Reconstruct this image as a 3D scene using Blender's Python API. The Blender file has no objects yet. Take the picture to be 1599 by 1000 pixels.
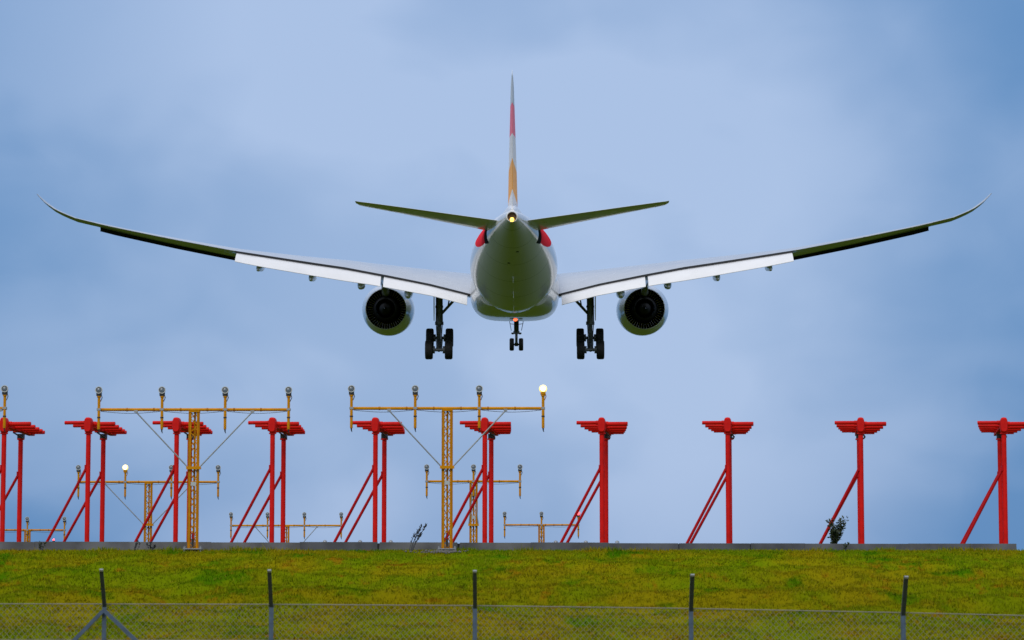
import bpy, bmesh, math, random
import numpy as np
from mathutils import Vector, Matrix, Euler, noise as mnoise
random.seed(7); np.random.seed(7)
R = math.radians
sc = bpy.context.scene
COL = sc.collection

# ------------------------------------------------------------------ camera
FPX, PITCH, CAM = 4560.0, R(6.0), Vector((0, 0, 1.7))
cd = bpy.data.cameras.new("camera"); cam = bpy.data.objects.new("camera", cd); COL.objects.link(cam)
cam.location = CAM; cam.rotation_euler = (R(90) + PITCH, 0, 0)
cd.sensor_width = 36; cd.lens = 36 * FPX / 1599.0
cd.clip_start = 0.5; cd.clip_end = 20000
cd.dof.use_dof = True; cd.dof.focus_distance = 150; cd.dof.aperture_fstop = 5.0
sc.camera = cam

# ------------------------------------------------------------------ world, sun, exposure
SUN_EL, SUN_AZ = 42, 20          # behind the camera, high and soft (overcast)
w = bpy.data.worlds.new("World"); sc.world = w; w.use_nodes = True
nt = w.node_tree; N = nt.nodes; L = nt.links
for n in list(N): N.remove(n)
out = N.new('ShaderNodeOutputWorld'); bg = N.new('ShaderNodeBackground'); L.new(bg.outputs[0], out.inputs[0])
bg.inputs[1].default_value = 0.1
sky = N.new('ShaderNodeTexSky'); sky.sky_type = 'NISHITA'; sky.sun_disc = False
sky.sun_elevation = R(SUN_EL); sky.sun_rotation = R(180 - SUN_AZ); sky.air_density = 1.2; sky.dust_density = 2.0
tc = N.new('ShaderNodeTexCoord'); sep = N.new('ShaderNodeSeparateXYZ'); L.new(tc.outputs['Generated'], sep.inputs[0])

def wmath(op, a, b=None, clamp=False):
    n = N.new('ShaderNodeMath'); n.operation = op; n.use_clamp = clamp
    for i, v in enumerate((a, b)):
        if v is None: continue
        if isinstance(v, (int, float)): n.inputs[i].default_value = v
        else: L.new(v, n.inputs[i])
    return n.outputs[0]
def wmix(fac, a, b, blend='MIX'):
    n = N.new('ShaderNodeMix'); n.data_type = 'RGBA'; n.blend_type = blend; n.clamp_factor = True
    for i, v in ((0, fac), (6, a), (7, b)):
        if isinstance(v, (int, float)): n.inputs[i].default_value = v
        elif isinstance(v, tuple): n.inputs[i].default_value = (*v, 1)
        else: L.new(v, n.inputs[i])
    return n.outputs[2]
def wramp(v, lo, hi):
    n = N.new('ShaderNodeMapRange'); n.interpolation_type = 'SMOOTHSTEP'
    n.inputs[1].default_value = lo; n.inputs[2].default_value = hi
    L.new(v, n.inputs[0]); return n.outputs[0]
mp = N.new('ShaderNodeMapping'); L.new(tc.outputs['Generated'], mp.inputs[0])
mp.inputs['Scale'].default_value = (1, .15, 1.5); mp.inputs['Location'].default_value = (.37, .2, .11)
nz = N.new('ShaderNodeTexNoise'); nz.inputs['Scale'].default_value = 8.0; nz.inputs['Detail'].default_value = 3.0
nz.inputs['Roughness'].default_value = .45; nz.inputs['Distortion'].default_value = .25; L.new(mp.outputs[0], nz.inputs[0])
ax = wmath('ABSOLUTE', wmath('ADD', sep.outputs[0], 0.0))
side = wramp(ax, 0.05, 0.205)                                   # lens vignetting put into the sky colour: darker, bluer towards both sides
nz2 = N.new('ShaderNodeTexNoise'); nz2.inputs['Scale'].default_value = 26.0; nz2.inputs['Detail'].default_value = 5.0; nz2.inputs['Distortion'].default_value = .6
L.new(mp.outputs[0], nz2.inputs[0])
cl = wramp(wmath('ADD', nz.outputs[0], wmath('MULTIPLY', wmath('SUBTRACT', nz2.outputs[0], .5), .14)), .33, .65)
low = wmath('SUBTRACT', 1.0, wramp(sep.outputs[2], .005, .095))       # denser blue-grey air low down
thick = wmath('SUBTRACT', wmath('SUBTRACT', wmath('ADD', wmath('MULTIPLY', cl, .46), .68), wmath('MULTIPLY', side, .72)), wmath('MULTIPLY', low, .30), True)
ccol = wmix(thick, (1.1, 2.65, 5.4), (4.12, 5.45, 8.0))           # blue-grey gaps to pale lavender cloud
mixn = wmix(.93, sky.outputs[0], ccol)
up = wramp(sep.outputs[2], 0.22, 0.75)
front = wramp(sep.outputs[1], 0.2, 0.85)
over = wmath('ADD', wmath('MULTIPLY', up, .75), wmath('MULTIPLY', wmath('SUBTRACT', 1.0, front, True), .35), True)
bright = wmix(over, mixn, (7.6, 7.9, 8.9))
L.new(bright, bg.inputs[0])
sd = bpy.data.lights.new("sun", 'SUN'); sun = bpy.data.objects.new("sun", sd); COL.objects.link(sun)
sd.energy = 1.5; sd.angle = R(25); sd.color = (1, .95, .88)
sun.rotation_euler = (R(90 - SUN_EL), 0, R(-SUN_AZ))
sc.view_settings.view_transform = 'Standard'; sc.view_settings.look = 'None'
sc.view_settings.exposure = 0; sc.view_settings.gamma = 1

# ------------------------------------------------------------------ helpers
class MB:
    def __init__(s): s.v = []; s.f = []; s.m = []
    def add(s, vs, fs, mi=0):
        o = len(s.v); s.v += [tuple(v) for v in vs]
        for f in fs: s.f.append(tuple(i + o for i in f)); s.m.append(mi)
        return s
    def box(s, c, size, rot=None, mi=0):
        hx, hy, hz = size[0] / 2, size[1] / 2, size[2] / 2
        vs = [Vector((x, y, z)) for x in (-hx, hx) for y in (-hy, hy) for z in (-hz, hz)]
        if rot is not None: vs = [rot @ v for v in vs]
        c = Vector(c)
        return s.add([v + c for v in vs], [(0, 1, 3, 2), (4, 6, 7, 5), (0, 4, 5, 1), (2, 3, 7, 6), (0, 2, 6, 4), (1, 5, 7, 3)], mi)
    def bar(s, a, b, wd, dp, mi=0):                # square bar from a to b
        a, b = Vector(a), Vector(b); d = b - a
        q = d.to_track_quat('Z', 'Y').to_matrix()
        return s.box((a + b) / 2, (wd, dp, d.length), q, mi)
    def tube(s, pts, rad, n=10, mi=0, caps=True):
        pts = [Vector(p) for p in pts]
        if not isinstance(rad, (list, tuple)): rad = [rad] * len(pts)
        rings = []
        for i, p in enumerate(pts):
            d = (pts[min(i + 1, len(pts) - 1)] - pts[max(i - 1, 0)]).normalized()
            u = d.cross(Vector((0, 0, 1)) if abs(d.z) < .9 else Vector((0, 1, 0))).normalized(); v = d.cross(u)
            rings.append([p + rad[i] * (math.cos(t) * u + math.sin(t) * v) for t in [2 * math.pi * k / n for k in range(n)]])
        return s.loft(rings, caps, mi)
    def loft(s, rings, caps=True, mi=0, closed=True, mfun=None):
        n = len(rings[0]); o = len(s.v)
        for r in rings: s.v += [tuple(p) for p in r]
        for i in range(len(rings) - 1):
            for k in range(n if closed else n - 1):
                k2 = (k + 1) % n
                s.f.append((o + i * n + k, o + i * n + k2, o + (i + 1) * n + k2, o + (i + 1) * n + k))
                s.m.append(mfun(i, k) if mfun else mi)
        if caps:
            s.f.append(tuple(o + k for k in range(n))); s.m.append(mi)
            e = o + (len(rings) - 1) * n
            s.f.append(tuple(e + k for k in reversed(range(n)))); s.m.append(mi)
        return s
    def lathe(s, prof, c=(0, 0, 0), axis='Y', n=48, mi=0, mlist=None, caps=False):
        rings = []
        c = Vector(c)
        for (h, r) in prof:
            ring = []
            for k in range(n):
                t = 2 * math.pi * k / n; a, b = r * math.cos(t), r * math.sin(t)
                ring.append(c + Vector({'X': (h, a, b), 'Y': (a, h, b), 'Z': (a, b, h)}[axis]))
            rings.append(ring)
        return s.loft(rings, caps, mi, mfun=(lambda i, k: mlist[i]) if mlist else None)
    def build(s, name, mats, parent=None, smooth=35, label=None):
        me = bpy.data.meshes.new(name); me.from_pydata(s.v, [], s.f); me.update()
        if not isinstance(mats, (list, tuple)): mats = [mats]
        for m in mats: me.materials.append(m)
        me.polygons.foreach_set('material_index', s.m)
        b = bmesh.new(); b.from_mesh(me); bmesh.ops.recalc_face_normals(b, faces=b.faces); b.to_mesh(me); b.free()
        if smooth:
            me.polygons.foreach_set('use_smooth', [True] * len(me.polygons)); me.set_sharp_from_angle(angle=R(smooth))
        o = bpy.data.objects.new(name, me); COL.objects.link(o)
        if parent: o.parent = parent
        if label: o['label'] = label
        return o
def tag(o, label=None, cat=None, group=None, kind=None):
    for k, v in (('label', label), ('category', cat), ('group', group), ('kind', kind)):
        if v: o[k] = v
    return o
def empty(name, loc, label, cat, group=None, rot=(0, 0, 0)):
    o = bpy.data.objects.new(name, None); COL.objects.link(o); o.location = loc; o.rotation_euler = rot
    o.empty_display_size = .2
    return tag(o, label, cat, group)
def copy_tree(o, parent=None):
    c = o.copy(); COL.objects.link(c)
    if parent: c.parent = parent
    for ch in list(o.children): copy_tree(ch, c)
    return c
def at(px, py, Y):                                  # measured photo pixel -> metres at distance Y
    u, v = (px - 799.5) / FPX, (500 - py) / FPX
    d = Vector((u, math.cos(PITCH) - v * math.sin(PITCH), math.sin(PITCH) + v * math.cos(PITCH)))
    return CAM + d * (Y / d.y)
def interp(tab, x):
    return float(np.interp(x, [t[0] for t in tab], [t[1] for t in tab]))
def smooth_tab(keys, ts):                           # Catmull-Rom through rows (t, a, b, ...)
    k = np.array(keys, float); t = k[:, 0]; out_ = []
    m = np.zeros_like(k)
    for i in range(len(k)):
        a, b = max(i - 1, 0), min(i + 1, len(k) - 1); m[i] = (k[b] - k[a]) / (t[b] - t[a])
    for x in ts:
        i = min(max(np.searchsorted(t, x) - 1, 0), len(k) - 2); h = t[i + 1] - t[i]; q = (x - t[i]) / h
        out_.append((2*q**3-3*q**2+1)*k[i] + (q**3-2*q**2+q)*h*m[i] + (-2*q**3+3*q**2)*k[i+1] + (q**3-q**2)*h*m[i+1])
    return out_

# ------------------------------------------------------------------ materials
def mat(name, col, rough=.5, metal=0., coat=0., emit=None, es=0., noise=0., nscale=3., bump=0., spec=.5):
    m = bpy.data.materials.new(name); m.use_nodes = True; t = m.node_tree; p = t.nodes['Principled BSDF']
    p.inputs['Base Color'].default_value = (*col, 1); p.inputs['Roughness'].default_value = rough
    p.inputs['Metallic'].default_value = metal; p.inputs['Coat Weight'].default_value = coat; p.inputs['Coat Roughness'].default_value = .06
    p.inputs['Specular IOR Level'].default_value = spec
    if emit: p.inputs['Emission Color'].default_value = (*emit, 1); p.inputs['Emission Strength'].default_value = es
    if noise or bump:
        tcn = t.nodes.new('ShaderNodeTexCoord'); n = t.nodes.new('ShaderNodeTexNoise'); n.inputs['Scale'].default_value = nscale
        n.inputs['Detail'].default_value = 6; n.inputs['Roughness'].default_value = .65
        t.links.new(tcn.outputs['Object'], n.inputs['Vector'])
        if noise:
            r = t.nodes.new('ShaderNodeMapRange'); r.inputs[1].default_value = .3; r.inputs[2].default_value = .7
            r.inputs[3].default_value = 1 - noise; r.inputs[4].default_value = 1 + noise * .5
            t.links.new(n.outputs[0], r.inputs[0])
            x = t.nodes.new('ShaderNodeMix'); x.data_type = 'RGBA'; x.blend_type = 'MULTIPLY'; x.inputs[0].default_value = 1
            x.inputs[6].default_value = (*col, 1); t.links.new(r.outputs[0], x.inputs[7]); t.links.new(x.outputs[2], p.inputs['Base Color'])
            q = t.nodes.new('ShaderNodeMapRange'); q.inputs[3].default_value = max(rough - .1, .02); q.inputs[4].default_value = min(rough + .15, 1)
            t.links.new(n.outputs[0], q.inputs[0]); t.links.new(q.outputs[0], p.inputs['Roughness'])
        if bump:
            b = t.nodes.new('ShaderNodeBump'); b.inputs['Strength'].default_value = bump; b.inputs['Distance'].default_value = .02
            t.links.new(n.outputs[0], b.inputs['Height']); t.links.new(b.outputs[0], p.inputs['Normal'])
    return m
M = {}
M['white'] = mat('white_aircraft_paint', (.78, .79, .80), .28, coat=.5, noise=.06, nscale=.6)
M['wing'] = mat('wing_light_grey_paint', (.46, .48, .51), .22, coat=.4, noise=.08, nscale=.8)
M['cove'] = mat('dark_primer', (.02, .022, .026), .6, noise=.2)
M['nac'] = mat('nacelle_paint', (.72, .73, .75), .22, coat=.6, noise=.08, nscale=.9)
M['duct'] = mat('engine_duct_black', (.006, .007, .010), .7, noise=.3, nscale=4, spec=.2)
M['vane'] = mat('guide_vane_metal', (.62, .64, .70), .3, metal=.2)
M['core'] = mat('core_metal', (.006, .007, .009), .6, noise=.3, spec=.2)
M['rubber'] = mat('tyre_rubber', (.008, .008, .009), .7, noise=.3, nscale=8)
M['rim'] = mat('wheel_rim', (.12, .12, .13), .4, metal=.6)
M['gear'] = mat('landing_gear_grey', (.13, .145, .155), .4, metal=.1, noise=.45, nscale=5)
M['chrome'] = mat('oleo_chrome', (.5, .5, .52), .2, metal=1)
M['hyd'] = mat('black_hydraulic_hose', (.015, .015, .018), .5)
M['red'] = mat('red_gloss_paint', (.64, .009, .007), .5, noise=.28, nscale=2.5, spec=.12)
M['redd'] = mat('red_weathered_paint', (.42, .004, .008), .55, noise=.25, nscale=2.0, spec=.12)
M['black'] = mat('black_cable_box', (.012, .012, .014), .5)
M['yel'] = mat('yellow_mast_paint', (.60, .25, .002), .6, noise=.28, nscale=5, spec=.1)
M['yeld'] = mat('yellow_ochre_mast_paint', (.42, .16, .002), .6, noise=.3, nscale=4, spec=.1)
M['galv'] = mat('galvanised_steel', (.30, .32, .34), .5, metal=.5, noise=.25, nscale=9)
M['bulbhouse'] = mat('lamp_housing_dark', (.03, .032, .036), .45, noise=.3, nscale=10)
M['lens'] = mat('lamp_glass', (.10, .13, .16), .25, spec=.4)
M['lit'] = mat('lit_warm_lamp', (1, .9, .6), .3, emit=(1, .93, .66), es=5)
M['litrim'] = mat('lit_warm_rim', (1, .8, .4), .3, emit=(1, .74, .14), es=1.35)
M['litred'] = mat('lit_red_lamp', (1, .1, .1), .3, emit=(1, .07, .09), es=4)
M['tail'] = mat('lit_tail_lamp', (1, .7, .2), .3, emit=(1, .55, .05), es=5)
M['beacon'] = mat('lit_beacon', (1, .2, .1), .3, emit=(1, .12, .04), es=3)
M['plate'] = mat('sign_plate_grey', (.42, .45, .46), .5, noise=.2, nscale=12)
M['arm'] = mat('fence_arm_shaded_steel', (.028, .038, .045), .55, noise=.3, nscale=10)  # fence steel with the shade on the arms' undersides put into the colour
M['post'] = mat('fence_steel', (.055, .09, .15), .55, metal=.0, noise=.35, nscale=10)
M['wire'] = mat('fence_wire', (.20, .19, .17), .6)
M['leaf'] = mat('shrub_leaf', (.022, .040, .008), .5, noise=.5, nscale=30)
M['leafd'] = mat('dry_plant', (.035, .04, .05), .7, noise=.4, nscale=30)
M['stem'] = mat('plant_stem', (.05, .04, .03), .7)
M['stone'] = mat('gravel_stone', (.13, .125, .115), .9, noise=.4, nscale=9)

# fuselage / fin livery: flat paint zones plus painted tailplane shade, in object coordinates
def livery(name, fn, rough, spec):
    m = bpy.data.materials.new(name); m.use_nodes = True; t = m.node_tree; p = t.nodes['Principled BSDF']
    p.inputs['Roughness'].default_value = rough; p.inputs['Specular IOR Level'].default_value = spec
    tcn = t.nodes.new('ShaderNodeTexCoord'); s = t.nodes.new('ShaderNodeSeparateXYZ'); t.links.new(tcn.outputs['Object'], s.inputs[0])
    def ma(op, a, b=0.):
        n = t.nodes.new('ShaderNodeMath'); n.operation = op
        for i, v in enumerate((a, b)):
            if isinstance(v, (int, float)): n.inputs[i].default_value = v
            else: t.links.new(v, n.inputs[i])
        return n.outputs[0]
    def mx(f, a, b):
        n = t.nodes.new('ShaderNodeMix'); n.data_type = 'RGBA'; t.links.new(f, n.inputs[0])
        for i, v in ((6, a), (7, b)):
            if isinstance(v, tuple): n.inputs[i].default_value = (*v, 1)
            else: t.links.new(v, n.inputs[i])
        return n.outputs[2]
    c, gl = fn(ma, mx, s.outputs[0], s.outputs[1], s.outputs[2])
    t.links.new(c, p.inputs['Base Color'])
    if gl: t.links.new(ma('MULTIPLY', gl, spec), p.inputs['Specular IOR Level'])
    return m
def fus_fn(ma, mx, x, y, z):
    zone = ma('MULTIPLY', ma('GREATER_THAN', y, -15.7), ma('LESS_THAN', y, -8.5))
    bot = ma('ADD', ma('MULTIPLY', ma('POWER', ma('ABSOLUTE', ma('ADD', y, 13.5)), 2.0), .03), .92)
    zone = ma('MULTIPLY', zone, ma('GREATER_THAN', z, bot))
    shaded_plate = ma('MULTIPLY', ma('MULTIPLY', ma('GREATER_THAN', y, -16.9), ma('LESS_THAN', y, -15.7)), ma('MULTIPLY', ma('GREATER_THAN', z, 1.0), ma('LESS_THAN', z, 2.6)))  # dark trim plate with the tailplane's shade painted into it
    # panel joints: thin rings every few frames
    fr = ma('LESS_THAN', ma('FRACT', ma('MULTIPLY', y, .27)), .011)
    base = mx(fr, (.76, .77, .78), (.22, .23, .25))
    return mx(shaded_plate, mx(zone, base, (.92, .045, .07)), (.03, .034, .04)), ma('SUBTRACT', 1.0, ma('ADD', shaded_plate, zone))
def fin_fn(ma, mx, x, y, z):
    red = ma('MULTIPLY', ma('GREATER_THAN', z, 7.55), ma('LESS_THAN', z, 9.42))
    axx = ma('MULTIPLY', ma('ABSOLUTE', x), 2.2)
    ora = ma('MULTIPLY', ma('GREATER_THAN', ma('ADD', z, axx), 4.15), ma('LESS_THAN', ma('ADD', z, axx), 6.05))
    top = ma('GREATER_THAN', z, 9.42)
    c = mx(top, (.80, .80, .81), (.60, .66, .74))
    c = mx(ora, c, (.95, .44, .08))
    return mx(red, c, (.95, .20, .27)), None
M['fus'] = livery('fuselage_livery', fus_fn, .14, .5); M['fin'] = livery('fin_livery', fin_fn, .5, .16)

# grass / ground
def grass_mat(name, blade):
    m = bpy.data.materials.new(name); m.use_nodes = True; t = m.node_tree; p = t.nodes['Principled BSDF']
    p.inputs['Roughness'].default_value = .9; p.inputs['Specular IOR Level'].default_value = .0
    tcn = t.nodes.new('ShaderNodeTexCoord'); g = t.nodes.new('ShaderNodeNewGeometry')
    def noise(scale, sx=1., sy=1., off=0., det=4.):
        mpn = t.nodes.new('ShaderNodeMapping'); mpn.inputs['Scale'].default_value = (sx, sy, 1); mpn.inputs['Location'].default_value = (off, off * .7, 0)
        t.links.new(g.outputs['Position'], mpn.inputs[0])
        n = t.nodes.new('ShaderNodeTexNoise'); n.inputs['Scale'].default_value = scale; n.inputs['Detail'].default_value = det; n.inputs['Roughness'].default_value = .6
        t.links.new(mpn.outputs[0], n.inputs['Vector']); return n.outputs[0]
    def ramp(v, lo, hi):
        n = t.nodes.new('ShaderNodeMapRange'); n.inputs[1].default_value = lo; n.inputs[2].default_value = hi; n.interpolation_type = 'SMOOTHSTEP'
        t.links.new(v, n.inputs[0]); return n.outputs[0]
    def mx(f, a, b, blend='MIX'):
        n = t.nodes.new('ShaderNodeMix'); n.data_type = 'RGBA'; n.blend_type = blend
        if isinstance(f, float): n.inputs[0].default_value = f
        else: t.links.new(f, n.inputs[0])
        for i, v in ((6, a), (7, b)):
            if isinstance(v, tuple): n.inputs[i].default_value = (*v, 1)
            else: t.links.new(v, n.inputs[i])
        return n.outputs[2]
    c = mx(ramp(noise(.45, 1, .45), .38, .62), (.130, .195, .002), (.215, .192, .003))      # green to yellow-olive patches
    c = mx(ramp(noise(.8, 1, .4, 13.), .54, .68), c, (.045, .145, .001))                     # lush green clumps
    c = mx(ramp(noise(1.7, 1, .4, 29.), .56, .72), c, (.23, .130, .004))                      # dry reddish tufts
    c = mx(ramp(noise(3.2, 1, .5, 41.), .60, .76), c, (.045, .065, .002))
    py = t.nodes.new('ShaderNodeSeparateXYZ'); t.links.new(g.outputs['Position'], py.inputs[0])
    mm = t.nodes.new('ShaderNodeMath'); mm.operation = 'MULTIPLY_ADD'; mm.inputs[1].default_value = 9.; t.links.new(noise(.35, 1, .3, 77.), mm.inputs[0]); t.links.new(py.outputs[1], mm.inputs[2])
    c = mx(ramp(mm.outputs[0], 67., 76.5), mx(.30, c, (.125, .085, .002)), c)               # dry rusty sward low down, fresh grass higher up
    if blade:
        a = t.nodes.new('ShaderNodeAttribute'); a.attribute_name = 'rnd'
        c = mx(ramp(a.outputs['Fac'], .0, .35), mx(.3, c, (.06, .10, .003)), c)
        c = mx(ramp(a.outputs['Fac'], .72, 1.0), c, mx(.35, c, (.34, .29, .03)))
    t.links.new(c, p.inputs['Base Color'])
    if not blade:
        ps = t.nodes.new('ShaderNodeSeparateXYZ'); t.links.new(g.outputs['Position'], ps.inputs[0])
        c = mx(ramp(ps.outputs[1], 79., 84.), c, (.038, .060, .006))                          # unseen turf behind the wall, darkened to weaken bounce onto the aircraft
        t.links.new(c, p.inputs['Base Color'])
        b = t.nodes.new('ShaderNodeBump'); b.inputs['Strength'].default_value = .6; b.inputs['Distance'].default_value = .08
        t.links.new(noise(9., 1, 1, 3.), b.inputs['Height']); t.links.new(b.outputs[0], p.inputs['Normal'])
    return m
M['grass'] = grass_mat('grass_ground', False); M['blade'] = grass_mat('grass_blades', True)
# concrete
def concrete():
    m = bpy.data.materials.new('wall_concrete'); m.use_nodes = True; t = m.node_tree; p = t.nodes['Principled BSDF']; p.inputs['Roughness'].default_value = .85
    g = t.nodes.new('ShaderNodeNewGeometry'); n = t.nodes.new('ShaderNodeTexNoise'); n.inputs['Scale'].default_value = 1.6; n.inputs['Detail'].default_value = 8
    t.links.new(g.outputs['Position'], n.inputs['Vector'])
    r = t.nodes.new('ShaderNodeMapRange'); r.inputs[1].default_value = .3; r.inputs[2].default_value = .7; r.inputs[3].default_value = .6; r.inputs[4].default_value = 1.3
    t.links.new(n.outputs[0], r.inputs[0])
    q = t.nodes.new('ShaderNodeValToRGB'); q.color_ramp.elements[0].color = (.075, .08, .095, 1); q.color_ramp.elements[1].color = (.14, .14, .145, 1)
    t.links.new(g.outputs['Random Per Island'], q.inputs[0])
    x = t.nodes.new('ShaderNodeMix'); x.data_type = 'RGBA'; x.blend_type = 'MULTIPLY'; x.inputs[0].default_value = 1
    t.links.new(q.outputs[0], x.inputs[6]); t.links.new(r.outputs[0], x.inputs[7]); t.links.new(x.outputs[2], p.inputs['Base Color'])
    return m
M['conc'] = concrete()

# ------------------------------------------------------------------ ground: one sheet, flat, bank, plateau
PROF = [(-9000, 0), (43, 0), (47, .25), (52, .95), (60, 1.95), (66, 2.72), (70, 3.24), (72.3, 3.50), (74, 3.62), (76, 3.62), (79, 3.6), (9000, 3.6)]
def lump(x, y):
    v = mnoise.noise(Vector((x * .35, y * .5, 0))) * .20 + mnoise.noise(Vector((x * .9, y * 1.1, 5))) * .15 + mnoise.noise(Vector((x * 2.1, y * 2.3, 9))) * .085
    return v * max(0., min(1., (72.5 - y) / 4)) * max(0., min(1., (y - 43) / 4))
def gz(x, y):
    k = max(0., min(1., (x - 12.9) / 1.5)) * max(0., min(1., (y - 71) / 3)) * max(0., 1 - max(0., y - 79) / 10)
    return interp(PROF, y) + lump(x, y) - .05 * k
xs = [-6000, -2000, -600, -200, -90, -50] + list(np.arange(-30, 30.1, .25)) + [50, 90, 200, 600, 2000, 6000]
ys = [-3000, -600, -100, 0, 20, 35] + list(np.arange(41, 80.1, .25)) + [90, 110, 150, 220, 400, 900, 2500, 9000]
mb = MB(); nx = len(xs)
mb.v = [(x, y, gz(x, y)) for y in ys for x in xs]
for j in range(len(ys) - 1):
    for i in range(nx - 1):
        a = j * nx + i; mb.f.append((a, a + 1, a + nx + 1, a + nx)); mb.m.append(0)
tag(mb.build('ground', M['grass'], None, 180), kind='structure')

def make_grass():
    n = 330000
    x = np.random.uniform(-17, 17, n); y = 46 + (74.0 - 46) * np.random.uniform(0, 1, n) ** .85
    z = np.array([gz(a, b) for a, b in zip(x, y)])
    clump = .5 + .5 * np.sin(x * 3.1 + 2 * np.sin(y * 1.3)) * np.sin(y * 2.7 + 1.7 * np.sin(x * 1.9))
    patch = .5 + .5 * np.sin(x * .8 + 1.5 * np.sin(y * .6 + 1)) * np.sin(y * .9 + x * .3)
    h = (.014 + .03 * np.random.rand(n) + .035 * clump * np.random.rand(n) + .03 * patch * np.random.rand(n))
    h *= np.where(np.random.rand(n) > .985, 1.9, 1) * np.where((y > 73.2) & (np.sin(x * 2.1 + 3 * np.sin(x * .7)) + np.random.rand(n) > 1.1), 2.2, 1)
    wd = .008 + .012 * np.random.rand(n); a = np.random.uniform(0, 2 * np.pi, n); ln = h * np.random.uniform(0, .9, n); b = np.random.uniform(0, 2 * np.pi, n)
    V = np.zeros((n, 3, 3))
    V[:, 0] = np.stack([x - wd * np.cos(a), y - wd * np.sin(a), z - .01], 1); V[:, 1] = np.stack([x + wd * np.cos(a), y + wd * np.sin(a), z - .01], 1)
    V[:, 2] = np.stack([x + ln * np.cos(b), y + ln * np.sin(b), z + h], 1)
    me = bpy.data.meshes.new('grass'); me.vertices.add(3 * n); me.vertices.foreach_set('co', V.ravel())
    me.loops.add(3 * n); me.loops.foreach_set('vertex_index', np.arange(3 * n, dtype=np.int32))
    me.polygons.add(n); me.polygons.foreach_set('loop_start', np.arange(0, 3 * n, 3, dtype=np.int32)); me.polygons.foreach_set('loop_total', np.full(n, 3, np.int32))
    at_ = me.attributes.new('rnd', 'FLOAT', 'POINT'); at_.data.foreach_set('value', np.repeat(np.random.rand(n), 3).astype(np.float32))
    # normals near to vertical keep the light on the sward even
    me.update(); me.validate(); me.materials.append(M['blade'])
    o = bpy.data.objects.new('grass', me); COL.objects.link(o)
    tag(o, 'rough olive and yellow-green grass covering the bank', 'grass', kind='stuff')
make_grass()

# ------------------------------------------------------------------ concrete wall along the top of the bank
WY = 74.0
wz = lambda x: at(799.5, 847.5, WY).z - .0021 * x
wall = empty('concrete_wall', (0, WY, 3.6), 'low grey concrete wall of jointed panels running along the top of the grass bank', 'wall')
joints = [-200, 55, 205, 330, 470, 590, 715, 830, 950, 1060, 1172, 1258, 1420, 1532, 1588]
mb = MB()
for a, b in zip(joints[:-1], joints[1:]):
    x0, x1 = at(a, 848, WY).x + .004, at(b, 848, WY).x - .004
    dy = random.uniform(-.012, .012); dz = random.uniform(-.012, .008); sk = random.uniform(-.05, .05)
    r0 = [(x0, dy, -.25), (x0, dy + .18, -.25), (x0 + sk, dy + .18, wz(x0) - 3.6 + dz), (x0 + sk, dy, wz(x0) - 3.6 + dz)]
    r1 = [(x1, dy, -.25), (x1, dy + .18, -.25), (x1 - .01, dy + .18, wz(x1) - 3.6 + dz), (x1 - .01, dy, wz(x1) - 3.6 + dz)]
    mb.loft([r0, r1])
mb.build('wall_panel', M['conc'], wall, 20)
xa, xb = at(-200, 848, WY).x, at(1588, 848, WY).x
MB().loft([[(x, .05, -.2), (x, .15, -.2), (x, .15, wz(x) - 3.625), (x, .05, wz(x) - 3.625)] for x in (xa + .05, xb - .05)]).build('joint_seal', M['black'], wall, 20)
for px in (507, 562, 610, 868, 915, 964):
    p = at(px, 848, WY)
    MB().lathe([(0, .055), (.03, .05), (.05, .03), (.06, .004)], (p.x, .09, wz(p.x) - 3.6), 'Z', 10, caps=True).build('lifting_anchor', M['galv'], wall)

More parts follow.
